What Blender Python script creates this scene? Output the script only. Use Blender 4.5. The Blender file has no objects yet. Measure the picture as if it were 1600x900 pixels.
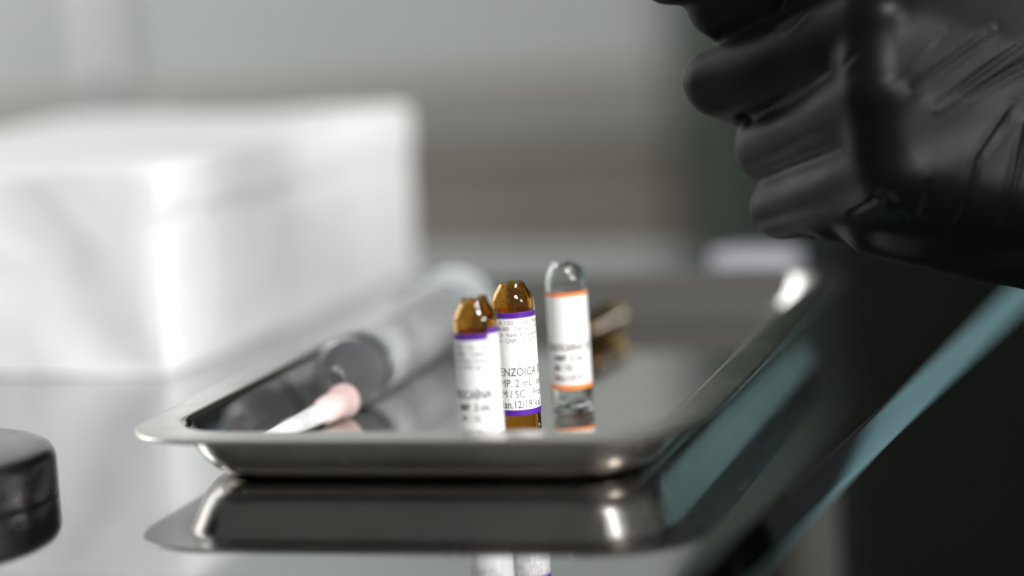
import bpy, bmesh, math, random
import numpy as np
from mathutils import Vector, Matrix, noise

random.seed(4)
S = bpy.context.scene
MM = 0.001
R = math.radians

# ------------------------------------------------------------------ camera
PITCH, ROLL = R(8.35), R(3.6)
fw = Vector((0, math.cos(PITCH), -math.sin(PITCH)))
rt0 = Vector((1, 0, 0)); up0 = rt0.cross(fw)
rt = math.cos(ROLL) * rt0 - math.sin(ROLL) * up0
up = math.sin(ROLL) * rt0 + math.cos(ROLL) * up0
cam = bpy.data.objects.new('camera', bpy.data.cameras.new('camera'))
S.collection.objects.link(cam)
m = Matrix((rt, up, -fw)).transposed().to_4x4()
m.translation = Vector((0, -629.4, 132.3)) * MM
cam.matrix_world = m
cam.data.sensor_width = 36; cam.data.lens = 90
cam.data.clip_start = 0.02; cam.data.clip_end = 50
cam.data.dof.use_dof = True
cam.data.dof.focus_distance = 0.6435
cam.data.dof.aperture_fstop = 3.2
S.camera = cam

# ------------------------------------------------------------------ world and lamps (indoors)
S.world = bpy.data.worlds.new('World'); S.world.use_nodes = True
bg = S.world.node_tree.nodes['Background']
bg.inputs['Color'].default_value = (1.0, 0.97, 0.93, 1)
bg.inputs['Strength'].default_value = 0.17

def lamp(name, loc, target, power, shape, sx, sy, col):
    d = bpy.data.lights.new(name, 'AREA'); d.shape = shape; d.size = sx; d.size_y = sy
    d.energy = power; d.color = col
    o = bpy.data.objects.new(name, d); S.collection.objects.link(o)
    o.location = loc
    o.rotation_euler = (Vector(target) - Vector(loc)).to_track_quat('-Z', 'Y').to_euler()
    return o
lamp('examination_lamp', (0.42, -0.80, 0.92), (0.0, 0.05, 0.02), 17, 'DISK', 0.20, 0.20, (1.0, 0.99, 0.97))
lamp('wall_wash_light', (-0.85, 0.80, 0.42), (-0.25, 1.12, 0.03), 7.4, 'RECTANGLE', 0.9, 0.7, (0.98, 1.0, 0.98))  # added area lamp beside the wall, brightens its left part
lamp('right_softbox', (1.25, -1.15, 0.50), (0.08, 0.0, 0.06), 22, 'DISK', 0.30, 0.30, (1.0, 0.97, 0.93))  # added softbox at right front, near camera height, lights the back of the glove

S.view_settings.view_transform = 'Standard'
S.view_settings.look = 'None'
S.view_settings.exposure = 0; S.view_settings.gamma = 1
S.render.engine = 'CYCLES'
S.cycles.use_denoising = True
S.cycles.max_bounces = 16; S.cycles.glossy_bounces = 8; S.cycles.transmission_bounces = 12
S.cycles.transparent_max_bounces = 12
S.cycles.sample_clamp_indirect = 6
S.cycles.caustics_refractive = True
S.cycles.blur_glossy = 0.3

# ------------------------------------------------------------------ helpers
C = S.collection
def empty(name, loc=(0, 0, 0), rz=0):
    o = bpy.data.objects.new(name, None); C.objects.link(o)
    o.location = Vector(loc) * MM; o.rotation_euler = (0, 0, rz)
    o.empty_display_size = 0.01
    return o
def tag(o, label=None, cat=None, group=None, kind=None):
    if label: o['label'] = label
    if cat: o['category'] = cat
    if group: o['group'] = group
    if kind: o['kind'] = kind
    return o
def obj(name, bm, mat, parent=None, smooth=True, sharp=35):
    """bmesh in millimetres -> one mesh object"""
    bmesh.ops.recalc_face_normals(bm, faces=bm.faces)
    me = bpy.data.meshes.new(name)
    bmesh.ops.scale(bm, vec=(MM, MM, MM), verts=bm.verts)
    bm.to_mesh(me); bm.free()
    if smooth:
        me.polygons.foreach_set('use_smooth', [True] * len(me.polygons))
        if sharp: me.set_sharp_from_angle(angle=R(sharp))
    if mat: me.materials.append(mat)
    o = bpy.data.objects.new(name, me); C.objects.link(o)
    o.parent = parent
    return o
def lathe(prof, n=64, a0=0.0, a1=2 * math.pi, bm=None, closed=False, M=None):
    """prof: list of (radius, z); revolved about z"""
    bm = bm or bmesh.new()
    full = abs(a1 - a0 - 2 * math.pi) < 1e-6
    k = n if full else n + 1
    rings = []
    for (r, z) in prof:
        if r < 1e-6:
            v = bm.verts.new((0, 0, z)); rings.append([v] * k); continue
        rings.append([bm.verts.new((r * math.cos(a0 + (a1 - a0) * i / n), r * math.sin(a0 + (a1 - a0) * i / n), z)) for i in range(k)])
    pairs = list(zip(rings, rings[1:]))
    if closed: pairs.append((rings[-1], rings[0]))
    for A, B in pairs:
        for i in range(k if full else k - 1):
            j = (i + 1) % k
            vs = []
            for v in (A[i], A[j], B[j], B[i]):
                if v not in vs: vs.append(v)
            if len(vs) > 2: bm.faces.new(vs)
    if M: bmesh.ops.transform(bm, matrix=M, verts=[v for rg in rings for v in set(rg)])
    return bm
def box(bm, x0, x1, y0, y1, z0, z1, bev=0):
    r = bmesh.ops.create_cube(bm, size=1)
    vs = r['verts']
    bmesh.ops.scale(bm, vec=(x1 - x0, y1 - y0, z1 - z0), verts=vs)
    bmesh.ops.translate(bm, vec=((x0 + x1) / 2, (y0 + y1) / 2, (z0 + z1) / 2), verts=vs)
    if bev:
        es = {e for v in vs for e in v.link_edges}
        bmesh.ops.bevel(bm, geom=list(es), offset=bev, segments=3, affect='EDGES', profile=0.5)
    return bm
def rrect(u0, u1, v0, v1, r, n=14):
    pts = []
    for cx, cy, a in ((u1 - r, v0 + r, -90), (u1 - r, v1 - r, 0), (u0 + r, v1 - r, 90), (u0 + r, v0 + r, 180)):
        for i in range(n + 1):
            t = R(a + 90 * i / n)
            pts.append((cx + r * math.cos(t), cy + r * math.sin(t)))
    return pts
def loft(bm, loops):
    rg = [[bm.verts.new(p) for p in L] for L in loops]
    for A, B in zip(rg, rg[1:]):
        n = len(A)
        for i in range(n):
            bm.faces.new((A[i], A[(i + 1) % n], B[(i + 1) % n], B[i]))
    return rg
def capsule(bm, a, b, ra, rb, n=20, h=6):
    a, b = Vector(a), Vector(b)
    q = (b - a).to_track_quat('Z', 'Y').to_matrix().to_4x4()
    q.translation = a
    L = (b - a).length
    prof = [(0, -ra)] + [(ra * math.sin(t), -ra * math.cos(t)) for t in [math.pi / 2 * i / h for i in range(1, h + 1)]]
    prof += [(rb * math.cos(t), L + rb * math.sin(t)) for t in [math.pi / 2 * i / h for i in range(0, h)]] + [(0, L + rb)]
    lathe(prof, n, bm=bm, M=q)

# ------------------------------------------------------------------ materials
def mat(name, col=(0.8, 0.8, 0.8), rough=0.5, metal=0.0, trans=0.0, ior=1.45, **kw):
    m = bpy.data.materials.new(name); m.use_nodes = True
    b = m.node_tree.nodes['Principled BSDF']
    b.inputs['Base Color'].default_value = (*col, 1)
    b.inputs['Roughness'].default_value = rough
    b.inputs['Metallic'].default_value = metal
    b.inputs['Transmission Weight'].default_value = trans
    b.inputs['IOR'].default_value = ior
    for k, v in kw.items(): b.inputs[k.replace('_', ' ')].default_value = v
    return m
def nodes(m): return m.node_tree.nodes, m.node_tree.links, m.node_tree.nodes['Principled BSDF']
def noise_var(m, scale, vec=(1, 1, 1), rough=None, col=None, bump=None, dist=0.0002, detail=4):
    """procedural variation: noise -> roughness range / colour pair / bump"""
    N, L, b = nodes(m)
    tc = N.new('ShaderNodeTexCoord'); mp = N.new('ShaderNodeMapping'); mp.inputs['Scale'].default_value = vec
    nz = N.new('ShaderNodeTexNoise'); nz.inputs['Scale'].default_value = scale; nz.inputs['Detail'].default_value = detail
    L.new(tc.outputs['Object'], mp.inputs['Vector']); L.new(mp.outputs['Vector'], nz.inputs['Vector'])
    if rough:
        mr = N.new('ShaderNodeMapRange'); mr.inputs['From Min'].default_value = 0.35; mr.inputs['From Max'].default_value = 0.68
        mr.inputs['To Min'].default_value, mr.inputs['To Max'].default_value = rough
        L.new(nz.outputs['Fac'], mr.inputs['Value']); L.new(mr.outputs['Result'], b.inputs['Roughness'])
    if col:
        cr = N.new('ShaderNodeValToRGB')
        cr.color_ramp.elements[0].position = 0.35; cr.color_ramp.elements[1].position = 0.68
        cr.color_ramp.elements[0].color = (*col[0], 1); cr.color_ramp.elements[1].color = (*col[1], 1)
        L.new(nz.outputs['Fac'], cr.inputs['Fac']); L.new(cr.outputs['Color'], b.inputs['Base Color'])
    if bump:
        bp = N.new('ShaderNodeBump'); bp.inputs['Strength'].default_value = bump; bp.inputs['Distance'].default_value = dist
        L.new(nz.outputs['Fac'], bp.inputs['Height'])
        old = b.inputs['Normal'].links
        if old: L.new(old[0].from_socket, bp.inputs['Normal'])
        L.new(bp.outputs['Normal'], b.inputs['Normal'])
    return m

TABLE = noise_var(mat('polished_table_steel', (0.50, 0.51, 0.525), 0.05, 1.0), 11, (1.0, 0.35, 1.0), rough=(0.03, 0.085))
noise_var(TABLE, 900, (1, 0.05, 1), bump=0.006, dist=0.0001)
STEEL = noise_var(mat('tray_steel', (0.69, 0.68, 0.66), 0.08, 1.0), 40, rough=(0.06, 0.11))
noise_var(STEEL, 700, (1, 0.06, 1), bump=0.012, dist=0.0001)
RIMSTEEL = noise_var(mat('rim_steel', (0.66, 0.65, 0.63), 0.22, 1.0), 60, rough=(0.18, 0.28))
LIDSTEEL = noise_var(mat('lid_steel', (0.13, 0.13, 0.14), 0.2, 1.0), 50, rough=(0.18, 0.28))
SATIN = noise_var(mat('satin_steel', (0.74, 0.69, 0.63), 0.2, 1.0), 30, rough=(0.16, 0.28))
noise_var(SATIN, 500, (0.05, 0.05, 1.6), bump=0.05, dist=0.0002)
AMBER = mat('amber_glass', (0.79, 0.52, 0.15), 0.015, 0, 1.0, 1.5)
CLEAR = mat('clear_glass', (0.97, 0.985, 0.98), 0.015, 0, 1.0, 1.5)
PAPER = noise_var(mat('label_paper', (0.82, 0.82, 0.82), 0.45), 900, col=((0.79, 0.79, 0.80), (0.84, 0.84, 0.84)))
PURPLE = mat('purple_ink', (0.085, 0.012, 0.30), 0.42)
ORANGE = mat('orange_ink', (0.85, 0.22, 0.02), 0.42)
BLACKINK = mat('black_ink', (0.02, 0.02, 0.025), 0.5)
GREYINK = mat('grey_ink', (0.10, 0.10, 0.13), 0.5)
BARREL = mat('syringe_polypropylene', (0.97, 0.985, 0.99), 0.09, 0, 0.955, 1.25)
noise_var(BARREL, 200, rough=(0.06, 0.11))
MILKY = noise_var(mat('milky_polypropylene', (0.93, 0.95, 0.96), 0.2, 0, 0.72, 1.25), 200, rough=(0.16, 0.24))
ROD = noise_var(mat('plunger_plastic', (0.80, 0.84, 0.86), 0.4), 300, rough=(0.35, 0.45))
RUBBER = noise_var(mat('stopper_rubber', (0.05, 0.052, 0.068), 0.5), 300, rough=(0.42, 0.55))
PINK = noise_var(mat('pink_hub_plastic', (0.92, 0.70, 0.69), 0.35, 0, 0.15, 1.45), 300, rough=(0.3, 0.4))
SHEATH = noise_var(mat('needle_sheath_plastic', (0.88, 0.90, 0.91), 0.3, 0, 0.12, 1.4), 300, rough=(0.25, 0.35))
NITRILE = noise_var(mat('black_nitrile', (0.0026, 0.0027, 0.0033), 0.5, Specular_IOR_Level=0.16), 60, rough=(0.40, 0.48))
GOWN = noise_var(mat('teal_cotton', (0.33, 0.51, 0.54), 0.85), 18, col=((0.29, 0.52, 0.56), (0.34, 0.58, 0.62)))
DARK = noise_var(mat('black_cotton', (0.014, 0.014, 0.016), 0.8), 18, col=((0.011, 0.011, 0.013), (0.018, 0.018, 0.02)))
PAINT = noise_var(mat('grey_leg_paint', (0.10, 0.095, 0.09), 0.5), 18, rough=(0.45, 0.6))
WRAP = noise_var(mat('white_wrap', (0.78, 0.79, 0.80), 0.8, Specular_IOR_Level=0.12), 30, col=((0.80, 0.81, 0.825), (0.85, 0.86, 0.87)), bump=0.12, dist=0.002)
WALLM = noise_var(mat('wall_paint', (0.54, 0.56, 0.55), 0.6), 6, col=((0.52, 0.545, 0.535), (0.555, 0.575, 0.56)))
DADO = noise_var(mat('taupe_paint', (0.26, 0.23, 0.20), 0.6), 8, col=((0.175, 0.152, 0.130), (0.225, 0.198, 0.170)))
TONESTRIP = noise_var(mat('tone_strip_paint', (0.37, 0.355, 0.33), 0.6), 8, col=((0.28, 0.268, 0.245), (0.32, 0.305, 0.28)))
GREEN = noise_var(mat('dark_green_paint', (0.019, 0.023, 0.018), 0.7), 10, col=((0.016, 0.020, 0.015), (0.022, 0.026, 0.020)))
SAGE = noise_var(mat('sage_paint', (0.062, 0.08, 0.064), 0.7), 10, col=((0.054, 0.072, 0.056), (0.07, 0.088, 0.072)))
FLOORM = noise_var(mat('floor_vinyl', (0.06, 0.056, 0.05), 0.5), 3, col=((0.04, 0.038, 0.034), (0.09, 0.084, 0.076)))

# ------------------------------------------------------------------ setting: floor and wall
fl = bmesh.new(); box(fl, -2500, 2500, -2500, 1180, -880, -850)
tag(obj('floor', fl, FLOORM, smooth=False), 'dark vinyl floor far below the steel table', kind='structure')

WY = 1120
wall = empty('wall', (0, WY, 0))
tag(wall, 'pale grey wall of wide panels behind the table', kind='structure')
b = bmesh.new(); box(b, -2500, 2500, 12, 60, -850, 2000)
obj('wall_core', b, WALLM, wall, smooth=False)
xs = [-2400, -1520, -894, -268, 358, 984, 1610, 2400]
for x0, x1 in zip(xs, xs[1:]):
    b = bmesh.new(); box(b, x0 + 5, x1 - 5, -2, 11.5, 4, 1990, 3)
    obj('wall_panel', b, WALLM, wall)
    b = bmesh.new(); box(b, x0 + 5, x1 - 5, -6, 11.5, -845, -4, 3)
    obj('lower_panel', b, DADO, wall)
    b = bmesh.new(); box(b, x0 + 5, x1 - 5, -14, -6.5, -30, 26, 3)
    obj('tone_strip', b, TONESTRIP, wall)  # mid-tone strip added to soften the step between upper and lower panels
    b = bmesh.new(); box(b, x0 - 9, x0 + 9, -9, -2.5, 27, 1988, 2)
    obj('joint_strip', b, WRAP, wall)

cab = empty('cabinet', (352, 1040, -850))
tag(cab, 'dark green cabinet behind the gloved hand, dark in its paint', 'cabinet')
b = bmesh.new(); box(b, -225, 700, -30, 66, 60, 2605, 4); obj('carcass', b, SAGE, cab)  # full height added to darken the right side; lighter edge softens the step
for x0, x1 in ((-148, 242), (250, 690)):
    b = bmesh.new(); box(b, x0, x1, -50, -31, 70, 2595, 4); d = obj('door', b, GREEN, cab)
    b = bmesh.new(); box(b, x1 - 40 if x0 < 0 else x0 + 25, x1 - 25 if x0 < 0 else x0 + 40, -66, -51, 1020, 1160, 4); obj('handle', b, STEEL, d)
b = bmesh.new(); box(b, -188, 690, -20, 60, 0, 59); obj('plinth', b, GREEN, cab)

# ------------------------------------------------------------------ steel table
tbl = empty('instrument_table', (0, 0, -850))
tag(tbl, 'polished mirror-like steel instrument table under the tray', 'table')
ta = R(21.0)
eu = Vector((math.cos(ta), -math.sin(ta), 0)); ev = Vector((math.sin(ta), math.cos(ta), 0))
org = Vector((92, 0, 850))                      # a point on the right-hand edge
def tp(u, v, z): return tuple(org + eu * u + ev * v + Vector((0, 0, z)))
u0, u1, v0, v1 = -900, 0, -620, 345
prof = [(40, -9.0), (9, -8.2), (0.8, -6.2), (0.1, -5.7), (0.0, -5.2), (0.4, -4.75), (0.75, -4.38), (5.3, -0.72), (5.75, -0.38), (6.4, -0.1), (7.4, 0.0)]
b = bmesh.new()
loops = []
for off, z in prof:
    loops.append([tp(u, v, z) for u, v in rrect(u0 + off, u1 - off, v0 + off, v1 - off, max(18 - min(off, 13), 2), 8)])
loops.append([tp(u, v, 0) for u, v in rrect(u0 + 14, u1 - 14, v0 + 14, v1 - 14, 5, 8)])
rg = loft(b, loops); b.faces.new(rg[-1])
obj('table_top', b, TABLE, tbl, sharp=25)
for u, v in ((-60, -560), (-75, 190), (-840, -560), (-840, 290)):
    b = bmesh.new(); p = Vector(tp(u, v, 0))
    lathe([(0, 0), (14, 0), (14, 825), (0, 825)], 20, bm=b, M=Matrix.Translation((p.x, p.y, 0)))
    obj('leg', b, PAINT, tbl)

# ------------------------------------------------------------------ tray
TA = R(16.4)
tray = empty('instrument_tray', (0, 0, 0), -TA)
tag(tray, 'shallow rectangular stainless steel tray with flat flared rim', 'tray')
U0, U1, V0, V1, CR = -87.3, 55.6, -57.4, 205, 24
def tloop(off, z): return [(u, v, z) for u, v in rrect(U0 + off, U1 - off, V0 + off, V1 - off, max(CR - off, 3.0) if off < 19 else max(CR - off + 6, 9) * 1.0, 16)]
def tl(off, z, r): return [(u, v, z) for u, v in rrect(U0 + off, U1 - off, V0 + off, V1 - off, r, 16)]
rim_prof = [(9.4, 13.15, 19), (6, 13.0, 21), (1.2, 12.75, 23.6), (0.25, 12.75, 24), (0, 13.1, 24), (0.25, 13.5, 24), (1.2, 13.65, 23.6), (6, 13.85, 21), (9.4, 13.95, 19)]
b = bmesh.new(); rg = loft(b, [tl(*p) for p in rim_prof])
obj('rim', b, RIMSTEEL, tray, sharp=60)
inn = [(9.4, 13.95, 19), (10.2, 13.75, 18.8), (10.9, 13.1, 18.6), (11.5, 12.0, 18.4), (13.4, 7.2, 18), (14.6, 4.7, 18), (16.2, 2.7, 18), (18.3, 1.45, 18), (20.6, 1.0, 17), (23.5, 0.95, 15), (26, 0.95, 13)]
outp = [(9.4, 13.15, 19), (10.0, 12.9, 18.8), (10.7, 11.7, 18.4), (12.6, 6.9, 18), (13.9, 4.2, 18), (15.6, 2.1, 18), (18.0, 0.6, 18), (20.4, 0.15, 17), (23.5, 0.12, 15), (26, 0.12, 13)]
b = bmesh.new(); rg = loft(b, [tl(*p) for p in inn]); b.faces.new(rg[-1])
nin = len(b.faces)
rg2 = loft(b, [tl(*p) for p in outp]); b.faces.new(rg2[-1])
b.faces.ensure_lookup_table()
for f in b.faces[nin:]: f.material_index = 1
obj('basin', b, STEEL, tray, sharp=0).data.materials.append(SATIN)
FZ = 0.97   # top of the tray floor

# ------------------------------------------------------------------ ampoules
def text_mesh(s, size, font_bold=0.0):
    c = bpy.data.curves.new('t', 'FONT'); c.body = s; c.size = size; c.resolution_u = 3; c.offset = font_bold
    o = bpy.data.objects.new('t', c); C.objects.link(o)
    dg = bpy.context.evaluated_depsgraph_get()
    me = bpy.data.meshes.new_from_object(o.evaluated_get(dg))
    bpy.data.objects.remove(o); bpy.data.curves.remove(c)
    return me
def wrapped_text(lines, rad):
    """lines: (string, arc start mm (0 = facing -y), z mm, size mm, bold, sx); returns a bmesh wrapped on a cylinder"""
    bm = bmesh.new()
    for s, a, z, size, bold, sx in lines:
        me = text_mesh(s, size, bold)
        t = bmesh.new(); t.from_mesh(me); bpy.data.meshes.remove(me)
        w = max(v.co.x for v in t.verts) * sx
        x = 0.35
        for v in t.verts: v.co.x *= sx
        while x < w:
            bmesh.ops.bisect_plane(t, geom=t.verts[:] + t.edges[:] + t.faces[:], plane_co=(x, 0, 0), plane_no=(1, 0, 0)); x += 0.35
        mp = {}
        for v in t.verts:
            th = (v.co.x + a) / rad
            mp[v] = bm.verts.new((rad * math.sin(th), -rad * math.cos(th), z + v.co.y))
        for f in t.faces:
            try: bm.faces.new([mp[v] for v in f.verts])
            except ValueError: pass
        t.free()
    return bm
GR = 5.38
def glass_profile(neck_r, ztop, th=0.55, sh0=33.6, dome=False):
    """outer then inner profile of an opened ampoule"""
    H = ztop - sh0
    if dome: sh = [(1.0, 0.0), (0.99, 0.16), (0.955, 0.34), (0.895, 0.50), (0.81, 0.66), (0.71, 0.80), (0.62, 0.91), (0.52, 1.0)]
    else: sh = [(1.0, 0.0), (0.992, 0.10), (0.965, 0.20), (0.92, 0.31), (0.855, 0.43), (0.78, 0.55), (0.705, 0.66), (0.64, 0.76), (0.59, 0.85), (0.555, 0.93), (0.52, 1.0)]
    k = neck_r / GR / 0.52
    out = [(0, 0.55), (2.2, 0.45), (3.6, 0.12), (4.3, 0.0), (4.9, 0.12), (5.22, 0.5), (5.36, 1.1), (GR, 1.8), (GR, sh0 - 8)]
    for r, t in sh:
        rr = GR * (r if t < 0.3 else r * (1 + (k - 1) * (t - 0.3) / 0.7))
        out.append((rr, sh0 + H * t))
    inner = [(max(r - th, 0.2), z - 0.05) for r, z in reversed(out[8:])]
    inner += [(GR - th, 2.4), (4.5, 1.35), (3.4, 1.0), (0, 1.25)]
    return out + inner, len(out)
def ampoule(name, label, loc, rz, glass, neck_r, ztop, jag, tilt=(0, 0), sh0=33.6, seed=1, dome=False):
    e = empty(name, loc, rz); e.rotation_euler = (tilt[0], tilt[1], rz)
    tag(e, label, 'ampoule')
    prof, no = glass_profile(neck_r, ztop, sh0=sh0, dome=dome)
    n = 72
    bm = lathe(prof, n)
    rnd = random.Random(seed)
    ph = [rnd.uniform(0, 6.28) for _ in range(4)]
    for v in bm.verts:                                   # broken, uneven lip
        if v.co.z > ztop - 1.2:
            a = math.atan2(v.co.y, v.co.x)
            w = (v.co.z - (ztop - 1.2)) / 1.2
            v.co.z += jag * w * (0.5 * math.sin(a + ph[0]) + 0.3 * math.sin(3 * a + ph[1]) + 0.22 * math.sin(7 * a + ph[2]) + 0.16 * math.sin(13 * a + ph[3]))
    obj('glass_body', bm, glass, e, sharp=50)
    return e
def sleeve(r0, r1, z0, z1, a0, a1, n=60):
    """thin curved sheet; angles in degrees, 0 = facing -y, + towards +x"""
    return lathe([(r0, z0), (r1, z0), (r1, z1), (r0, z1)], n, R(a0 - 90), R(a1 - 90), closed=True)

# -- middle ampoule, in focus
am = ampoule('ampoule', 'amber glass ampoule in sharp focus, purple-banded label reading ENZOICA, middle of three', (-0.1, 1.0, FZ), 0, AMBER, 3.05, 40.2, 0.3, seed=3, sh0=35.7)
lab = obj('label', sleeve(GR + .02, GR + .10, 7.5, 33.3, -178, 178, 96), PAPER, am)
obj('label_band', sleeve(GR + .11, GR + .13, 31.9, 33.3, -178, 178, 96), PURPLE, lab)
obj('label_band', sleeve(GR + .11, GR + .13, 7.5, 8.9, -178, 178, 96), PURPLE, lab)
small = [('R. Dr. A, 1352 / 1354 - Moema', -7.6, 30.35, 1.5, 0.0, 0.86), ('CEP 04-000 - Tel/Fax. (11) 50', -7.4, 28.85, 1.5, 0.0, 0.86),
         ('Farm. Dr. Valdir Ermangelo F', -7.6, 27.35, 1.5, 0.0, 0.86), ('10.733 - CNPJ: 26.728.27', -7.0, 25.85, 1.5, 0.0, 0.86)]
big = [('BENZÓICA 5%', -5.9, 17.5, 2.9, 0.02, 0.80), ('AMP. 2 mL (est)', -6.2, 14.75, 2.7, 0.0, 0.84), ('IM / SC   Prot', -5.0, 12.0, 2.7, 0.0, 0.84), ('Man.12/19 Val', -5.6, 9.35, 2.75, 0.02, 0.80)]
obj('printed_text', wrapped_text(small, GR + .125), GREYINK, lab, smooth=False)
obj('printed_text', wrapped_text(big, GR + .125), BLACKINK, lab, smooth=False)

# -- left ampoule, nearer
al = ampoule('ampoule', 'amber glass ampoule with jagged neck and label seam, leftmost and nearest of three', (-9.3, -20.8, FZ), 0, AMBER, 3.1, 40.0, 0.8, seed=8, sh0=35.0)
lab = obj('label', sleeve(GR + .02, GR + .10, 5.3, 32.1, -310, 32, 96), PAPER, al)
obj('label_band', sleeve(GR + .11, GR + .13, 30.7, 32.1, -310, 32, 96), PURPLE, lab)
obj('label_band', sleeve(GR + .11, GR + .13, 5.3, 6.7, -310, 32, 96), PURPLE, lab)
flap = obj('label_flap', sleeve(GR + .15, GR + .24, 6.5, 33.3, 30, 75, 24), PAPER, al)
obj('label_band', sleeve(GR + .25, GR + .27, 31.9, 33.3, 30, 75, 24), PURPLE, flap)
obj('label_band', sleeve(GR + .25, GR + .27, 6.5, 7.9, 30, 75, 24), PURPLE, flap)
obj('printed_text', wrapped_text([('PROCAÍNA 1%', -8.6, 16.5, 2.9, 0.05, 0.8), ('AMP. 2 mL', -6.6, 13.5, 2.5, 0.05, 0.82), ('IM / SC', -5.4, 10.8, 2.4, 0.0, 0.82), ('Lt 01 Man.12', -5.2, 7.6, 2.2, 0.0, 0.75)], GR + .125), BLACKINK, lab, smooth=False)
obj('printed_text', wrapped_text([('1352 / 1354 - Moe', -6.5, 28.5, 1.5, 0, .85), ('04-000 - Tel/Fax.', -6.5, 26.9, 1.5, 0, .85), ('Dr. Valdir Ermang', -6.5, 25.3, 1.5, 0, .85), ('33 - CNPJ: 26.7', -6.5, 23.7, 1.5, 0, .85)], GR + .125), GREYINK, lab, smooth=False)

# -- right ampoule, clear
ar = ampoule('ampoule', 'clear glass ampoule with orange-banded white label, rightmost of the three standing', (14.3, 42.6, FZ), 0, CLEAR, 3.0, 38.6, 1.2, seed=5, sh0=33.4, dome=True)
lab = obj('label', sleeve(GR + .02, GR + .10, 5.3, 31.2, -178, 178, 96), PAPER, ar)
obj('label_band', sleeve(GR + .11, GR + .13, 30.2, 31.2, -178, 178, 96), ORANGE, lab)
obj('label_band', sleeve(GR + .11, GR + .13, 5.3, 6.5, -178, 178, 96), ORANGE, lab)
obj('printed_text', wrapped_text([('LIDOCAÍNA 2%', -7.0, 15.8, 2.5, 0.06, 0.8), ('AMP. 2 mL', -5.0, 13.0, 2.4, 0.05, 0.82), ('IM / SC', -5.0, 10.4, 2.4, 0.05, 0.82), ('Man.12/19', -5.0, 7.7, 2.4, 0.05, 0.8)], GR + .125), BLACKINK, lab, smooth=False)

# -- amber ampoule lying at the back of the tray
ak = empty('ampoule', (30, 154, FZ + 5.4)); ak.rotation_euler = (R(90), 0, R(-22))
tag(ak, 'blurred amber ampoule lying down behind the clear ampoule', 'ampoule')
obj('glass_body', lathe(glass_profile(2.7, 40)[0], 48), AMBER, ak, sharp=50)

# ------------------------------------------------------------------ syringe (axis along the tray's long side)
def on_tray(u, v, z): return Vector((u * math.cos(TA) + v * math.sin(TA), -u * math.sin(TA) + v * math.cos(TA), z))
BR = 10.0
sy = empty('syringe', on_tray(-60.0, 41, FZ + BR + 0.35)); sy.rotation_euler = (R(-90), 0, -TA + R(1.5))   # local z points away from the camera
tag(sy, 'large translucent plastic syringe lying along the left side of the tray', 'syringe')
prof = [(3.1, -11.0), (3.35, -10.8), (3.6, -2.6), (4.2, -1.5), (8.6, -0.2), (9.7, 0.5), (BR, 1.6), (BR, 12), (BR, 98), (BR, 99.2), (9.0, 99.2), (9.0, 12), (9.0, 1.9), (8.4, 1.0), (3.4, -0.6), (2.4, -2.0), (2.1, -11.0)]
b = lathe(prof, 64, closed=True)
for f in b.faces: f.material_index = 1 if f.calc_center_median().z < 12 else 0
bar = obj('barrel', b, MILKY, sy); bar.data.materials.append(BARREL)
def oval(bm, rx, ry, z0, z1, hole=0, n=48):
    lo = []
    for s, z in ((0.96, z0), (1, z0 + .4), (1, z1 - .4), (0.96, z1)):
        lo.append([(rx * s * math.cos(2 * math.pi * i / n), ry * s * math.sin(2 * math.pi * i / n), z) for i in range(n)])
    rg = loft(bm, lo)
    if hole:
        inn = [[bm.verts.new((hole * math.cos(2 * math.pi * i / n), hole * math.sin(2 * math.pi * i / n), z)) for i in range(n)] for z in (z0, z1)]
        for a_, b_ in ((rg[0], inn[0]), (inn[0], inn[1]), (inn[1], rg[-1])):
            for i in range(n): bm.faces.new((a_[i], a_[(i + 1) % n], b_[(i + 1) % n], b_[i]))
    else:
        bm.faces.new(rg[0]); bm.faces.new(rg[-1])
    return bm
obj('finger_flange', oval(bmesh.new(), 17.5, 10.6, 99.3, 101.6, 9.05), BARREL, sy)
st = [(0, 0.9), (7.5, 1.5), (8.85, 2.4), (8.9, 4.0), (8.2, 4.6), (8.2, 7.0), (8.9, 7.6), (8.9, 9.6), (8.0, 10.2), (0, 10.2)]
obj('stopper', lathe(st, 56), RUBBER, sy)
b = bmesh.new(); box(b, -7.6, 7.6, -0.9, 0.9, 10.3, 108); box(b, -0.9, 0.9, 0.92, 7.6, 10.3, 108); box(b, -0.9, 0.9, -7.6, -0.92, 10.3, 108)
lathe([(0, 10.25), (8.2, 10.25), (8.2, 12), (0, 12)], 40, bm=b); lathe([(0, 60), (8.3, 60), (8.3, 61.5), (0, 61.5)], 40, bm=b)
rod = obj('plunger_rod', b, ROD, sy)
obj('thumb_rest', lathe([(0, 108.1), (11.5, 108.1), (12.2, 108.8), (12.2, 110.2), (11.5, 110.9), (0, 110.6)], 48), ROD, sy)
b = bmesh.new()
for k in range(21):                                   # printed scale on the upper side
    z = 16 + k * 3.6; a = 8 if k % 5 else 17
    lathe([(BR + .03, z), (BR + .05, z), (BR + .05, z + .45), (BR + .03, z + .45)], 8, R(-70), R(-70 + a), bm=b, closed=True)
obj('graduation_marks', b, BLACKINK, bar)
b = bmesh.new()
for k, s in enumerate(('5', '10', '15', '20')):
    me = text_mesh(s, 4.2); t = bmesh.new(); t.from_mesh(me); bpy.data.meshes.remove(me)
    mp = {}
    for v in t.verts:
        th = R(-46) + v.co.y / BR
        mp[v] = b.verts.new(((BR + .05) * math.cos(th), (BR + .05) * math.sin(th), 14 + (k + 1) * 18 + v.co.x))
    for f in t.faces:
        try: b.faces.new([mp[v] for v in f.verts])
        except ValueError: pass
    t.free()
obj('printed_numerals', b, BLACKINK, bar, smooth=False)

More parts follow.
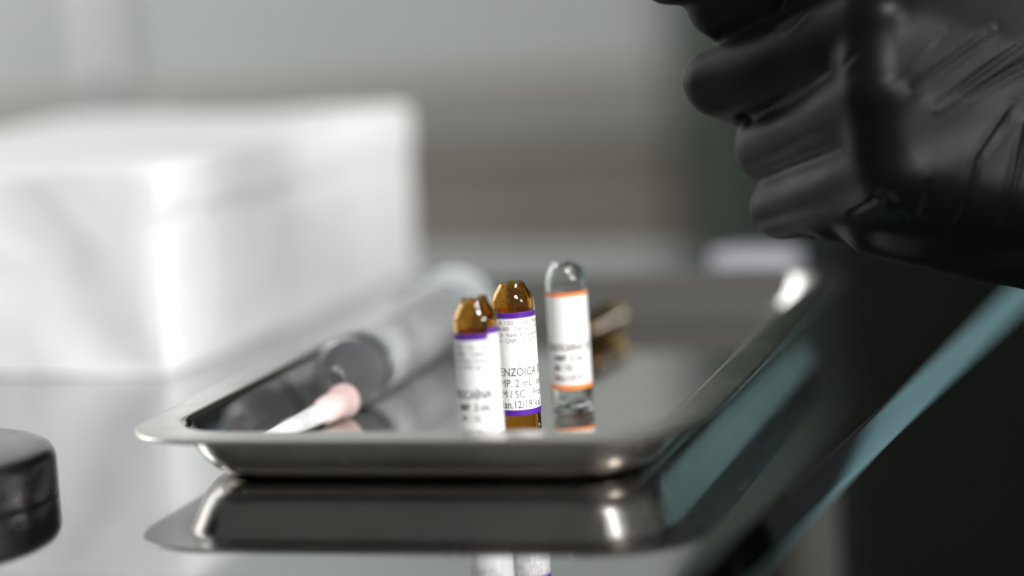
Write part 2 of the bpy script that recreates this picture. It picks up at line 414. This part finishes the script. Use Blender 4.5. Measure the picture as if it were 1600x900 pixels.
# ------------------------------------------------------------------ capped needle with pink hub
tip = on_tray(-63.5, -14, FZ + 3.0); hubp = on_tray(-57.5, 30, FZ + 4.9)
dv = hubp - tip
nd = empty('capped_needle', tip); nd.rotation_euler = dv.to_track_quat('Z', 'Y').to_euler()
tag(nd, 'capped needle with pink hub and white sheath in front of the syringe', 'needle')
Ln = dv.length
obj('sheath', lathe([(0, 0), (1.7, 0.2), (2.1, 1.0), (2.75, Ln - 9), (3.2, Ln - 8.5), (3.2, Ln - 6.5), (0, Ln - 6.5)], 40), SHEATH, nd)
obj('hub', lathe([(0, Ln - 12), (3.3, Ln - 12.0), (3.55, Ln - 11), (3.9, Ln - 1.4), (4.5, Ln - 1.1), (4.5, Ln + 0.6), (4.0, Ln + 0.8), (3.2, Ln + 0.8), (3.0, Ln - 4), (0, Ln - 4)], 40), PINK, nd)

# ------------------------------------------------------------------ round steel lid at the left
ld = obj('round_lid', lathe([(34.7, 0.02), (35, 0.3), (35, 1.2), (35, 8.0), (34.7, 9.6), (33.9, 10.9), (32.6, 11.6), (30.5, 11.9), (20, 12.3), (0, 12.6)], 96), LIDSTEEL, sharp=0)
ld.location = Vector((-148, -22, 0)) * MM
tag(ld, 'round dark polished steel lid on the table at the left edge', 'lid')

# ------------------------------------------------------------------ white wrapped pack
pa = R(20.5)
pk = empty('wrapped_pack', (-105, 131, 0), -pa)
tag(pk, 'large white wrapped sterile pack standing blurred behind the tray', 'pack')
b = bmesh.new()
nx, ny, nz = 34, 44, 16
PW, PL, PH = 140, 204, 65
def superbox(x, y, z, rr=2.5):
    """push a point of a box surface towards a rounded box"""
    cx = min(max(x, -PW + rr), -rr); cy = min(max(y, rr), PL - rr); cz = min(max(z, rr * .5), PH - rr)
    d = Vector((x - cx, y - cy, (z - cz)))
    if d.length > 1e-6: d = d.normalized() * min(rr, d.length)
    return Vector((cx, cy, cz)) + d
bmesh.ops.create_cube(b, size=1)
bmesh.ops.subdivide_edges(b, edges=b.edges[:], cuts=31, use_grid_fill=True)
for v in b.verts:
    x = (v.co.x - 0.5) * PW; y = (v.co.y + 0.5) * PL; z = (v.co.z + 0.5) * PH
    p = superbox(x, y, z)
    w = 0.0 if z < 1 else 1.0
    q = Vector((x, y, z)) * 0.022
    n1 = noise.noise(q) ; n2 = abs(noise.noise(q * 2.3 + Vector((7, 1, 3))))
    c = Vector((-PW / 2, PL / 2, PH / 2))
    d = (p - c); d = Vector((d.x / PW, d.y / PL, d.z / PH)).normalized()
    p += d * (1.3 * n1 - 1.2 * n2) * w
    # a diagonal fold on the short side and sagging top
    if y < 12 and x < -2.6:
        s = abs((x + 34) * 0.9 + (z - 30) * 0.55)
        p.y += 0.9 * math.exp(-(s / 12) ** 2) * w - 0.3 * math.exp(-((s - 22) / 12) ** 2) * w
    if x > -6 and z > 6: p.x += 1.3 * (1 if z > PH - 17 + 4 * noise.noise(Vector((y * .03, 0, 5))) else 0)
    if z > PH - 8: p.z -= 1.0 * math.exp(-((x + 70) / 40) ** 2)
    if z < 1: p.z = 0.3
    v.co = p
obj('wrap', b, WRAP, pk, sharp=28)
# ------------------------------------------------------------------ pale block standing in for a bright reflection behind the tray
b = bmesh.new(); box(b, -15, 15, -9, 9, 0.3, 9, 2.5)
bmesh.ops.subdivide_edges(b, edges=b.edges[:], cuts=3, use_grid_fill=True)
for v in b.verts:
    v.co.z += (1.2 * noise.noise(v.co * 0.09)) * (v.co.z > 2)
HIGHLIGHT = noise_var(mat('highlight_grey_white', (0.5, 0.5, 0.55), 0.4), 40, col=((0.46, 0.46, 0.52), (0.54, 0.54, 0.6)))
pc = tag(obj('highlight_block', b, HIGHLIGHT), 'pale block added as the bright reflection behind the tray, under the gloved hand', 'highlight')
pc.location = Vector((87, 268, 0)) * MM; pc.rotation_euler = (0, 0, R(-22))

# ------------------------------------------------------------------ person: gloved hand, sleeve and gown
per = empty('person', (380, 330, -850))
tag(per, 'person reaching in from upper right, black nitrile glove with curled fingers', 'person')
J = {'wrist': (152, -4, 71), 'm_i': (97.4, 4, 116), 'm_m': (92.6, -8, 99.6), 'm_r': (91.7, -14, 82.9), 'm_l': (94.2, -15, 65.4),
     'i_p': (58.4, 28, 105.8), 'i_d': (56.7, 52, 116), 'i_t': (51, 62, 119), 'mi_p': (56.4, 31, 85.6), 'mi_d': (70.5, 54, 77.8), 'mi_t': (80, 66, 74),
     'r_p': (68.9, 36, 67.1), 'r_d': (82, 56, 60), 'r_t': (93, 60, 60), 'l_p': (71.2, 30, 51.9), 'l_d': (85.8, 48, 48.5), 'l_t': (96, 46, 50)}
b = bmesh.new()
def lerp(a, c, t): return tuple(x + (y - x) * t for x, y in zip(a, c))
ms = [J['m_i'], J['m_m'], J['m_r'], J['m_l']]
for k in range(31):                                     # back of the hand: a fan of overlapping forms
    t = k / 30 * 3; i = min(int(t), 2)
    a_ = lerp(ms[i], ms[i + 1], t - i)
    w_ = (150, 13 - 2.6 * t, 96 - t * 15.5)
    capsule(b, a_, w_, 11.2, 15.5, 24, 8)
capsule(b, (92.6, 3, 52.4), (133, 3, 41.5), 11.3, 12.0); capsule(b, (93, -5, 60), (138, 0, 50), 11.0, 13.0); capsule(b, (82, 14, 53), (100, 6, 52), 8.6, 11)   # little-finger side of the palm
capsule(b, (100, 20, 66), (138, 14, 60), 14, 16)        # palm
capsule(b, (100, 24, 100), (140, 12, 85), 14, 16)
for a0, w0, w1 in (((150, 13, 92), 16, 17), ((150, 10, 72), 17, 19), ((148, 8, 54), 14, 16)):
    capsule(b, a0, (a0[0] + 75, a0[1] + 26, a0[2] * 0.75 + 30), w0, w1)
for n_, r0, r1, r2, r3 in (('i', 11.6, 9.8, 8.6, 7.4), ('mi', 11.8, 9.5, 8.6, 7.5), ('r', 11.8, 9.2, 8.2, 7.3), ('l', 11.6, 8.8, 7.4, 6.6)):
    mk = {'i': 'm_i', 'mi': 'm_m', 'r': 'm_r', 'l': 'm_l'}[n_]
    capsule(b, J[mk], J[n_ + '_p'], r0, r1); capsule(b, J[n_ + '_p'], J[n_ + '_d'], r1 * .97, r2); capsule(b, J[n_ + '_d'], J[n_ + '_t'], r2, r3)
for (m1, p1), (m2, p2) in ((('m_m', 'mi_p'), ('m_r', 'r_p')), (('m_r', 'r_p'), ('m_l', 'l_p')), (('m_i', 'i_p'), ('m_m', 'mi_p'))):   # film stretched between the fingers
    for f in (0.35, 0.65):
        A_ = Vector(lerp(J[m1], J[m2], f)); B_ = Vector(lerp(lerp(J[m1], J[p1], .8), lerp(J[m2], J[p2], .8), f))
        capsule(b, A_ + Vector((0, 2, 0)), B_ + Vector((2, 4, 0)), 9.5, 7.2)
capsule(b, (118, 22, 112), (84, 34, 128), 13, 10.5); capsule(b, (84, 34, 128), (62, 40, 127), 10.5, 9.5); capsule(b, (62, 40, 127), (45.5, 30, 114.4), 9.5, 8.8)   # thumb
tmp = obj('tmp', b, None, sharp=0)
md = tmp.modifiers.new('r', 'REMESH'); md.mode = 'VOXEL'; md.voxel_size = 0.0008
md = tmp.modifiers.new('s', 'SMOOTH'); md.iterations = 38; md.factor = 0.5
dg = bpy.context.evaluated_depsgraph_get()
me = bpy.data.meshes.new_from_object(tmp.evaluated_get(dg)); bpy.data.objects.remove(tmp)
n = len(me.vertices)
co = np.empty(n * 3, np.float32); me.vertices.foreach_get('co', co); co = co.reshape(-1, 3).astype(float) / MM
no = np.empty(n * 3, np.float32); me.vertices.foreach_get('normal', no); no = no.reshape(-1, 3).astype(float)
def W(px, py): return np.array([98.8 + .1523 * (px - 1430) - .0055 * (py - 150), 82.9 - .0098 * (px - 1430) - .1523 * (py - 150)])
folds = [((1425, 134), (1562, 46), 1.0, 1.0), ((1462, 162), (1640, 52), 1.1, 1.0), ((1392, 132), (1478, 50), .55, 1.2), ((1512, 150), (1660, 78), .8, 1.0),
         ((1588, 172), (1527, 250), 1.0, 1.1), ((1530, 246), (1494, 372), 1.1, 1.1), ((1612, 200), (1572, 352), 1.2, 1.2),
         ((1371, 300), (1338, 342), 1.0, 1.0), ((1371, 300), (1430, 368), 1.1, 1.0), ((1447, 285), (1438, 364), .9, 1.3),
         ((1222, 52), (1258, -12), .8, .9), ((1246, 52), (1304, -12), .9, .9), ((1308, 120), (1340, 80), .6, .9)]
disp = np.zeros(n)
P2 = co[:, [0, 2]]
for a_, c_, dep, sg in folds:
    A, B_ = W(*a_), W(*c_); d = B_ - A; L2 = d @ d
    t = np.clip(((P2 - A) @ d) / L2, 0, 1)
    q = P2 - (A + t[:, None] * d); dist = np.sqrt((q ** 2).sum(1)); side = np.sign(q[:, 0] * d[1] - q[:, 1] * d[0])
    wid = 0.8 + 0.35 * np.sin(1.3 * np.pi * t + A[0]) ** 2
    taper = np.sin(np.pi * np.clip(t, 0.06, 0.94)) ** 0.6
    disp += taper * dep * (-0.75 * np.exp(-(dist / (0.6 * sg * wid)) ** 2) + 0.42 * np.exp(-((dist - 1.25 * sg) / (0.8 * sg)) ** 2) * (side > 0))
front = np.clip((-no[:, 1] - 0.02) * 2.2, 0, 1)
disp *= front
for i in range(n):
    p = co[i]
    disp[i] += 0.5 * noise.noise(Vector((p[0] * .03 + p[2] * .06, p[1] * .05, p[2] * .07 - p[0] * .05))) 
    if p[0] > 128:                                      # slack glove towards the cuff
        disp[i] += min((p[0] - 128) / 30, 1) * 0.4 * noise.noise(Vector((p[0] * .22 - p[2] * .1, p[1] * .05, p[2] * .07)))
co += no * disp[:, None]
root = np.array([380., 330., -850.])
me.vertices.foreach_set('co', ((co - root) * MM).astype(np.float32).ravel())
me.polygons.foreach_set('use_smooth', [True] * len(me.polygons))
me.materials.clear(); me.materials.append(NITRILE); me.update()
gl = bpy.data.objects.new('glove', me); C.objects.link(gl); gl.parent = per
gl['label'] = 'black nitrile glove, fingers curled, wrinkled over the back of the hand'

b = bmesh.new()                                         # clothing: trousers, then tunic with its sleeve
def ring(c, rx, ry, n=40, k=0):
    return [(c[0] + rx * math.cos(2 * math.pi * i / n) * (1 + .03 * math.sin(7 * 2 * math.pi * i / n + k)), c[1] + ry * math.sin(2 * math.pi * i / n) * (1 + .03 * math.sin(7 * 2 * math.pi * i / n + k)), c[2]) for i in range(n)]
def torso(bm, rows):
    rg = loft(bm, [ring((50, 40, z), rx, ry, k=z * .004) for z, rx, ry in rows])
    bm.faces.new(rg[0]); bm.faces.new(rg[-1])
torso(b, ((250, 190, 250), (500, 182, 242), (700, 174, 234), (850, 170, 230), (942, 170, 230)))
obj('trousers', b, GOWN, per, sharp=40)
b = bmesh.new()
torso(b, ((943, 174, 234), (1000, 176, 236), (1150, 177, 237), (1290, 170, 225), (1350, 120, 150), (1370, 60, 70)))
pts = [((-168, -305, 930), 27), ((-120, -285, 945), 36), ((-60, -250, 980), 46), ((0, -215, 1040), 56), ((30, -190, 1130), 68), ((40, -150, 1230), 80), ((45, -60, 1290), 85)]
for (p0, r0), (p1, r1) in zip(pts, pts[1:]): capsule(b, p0, p1, r0, r1, 24, 6)
obj('tunic', b, DARK, per, sharp=40)
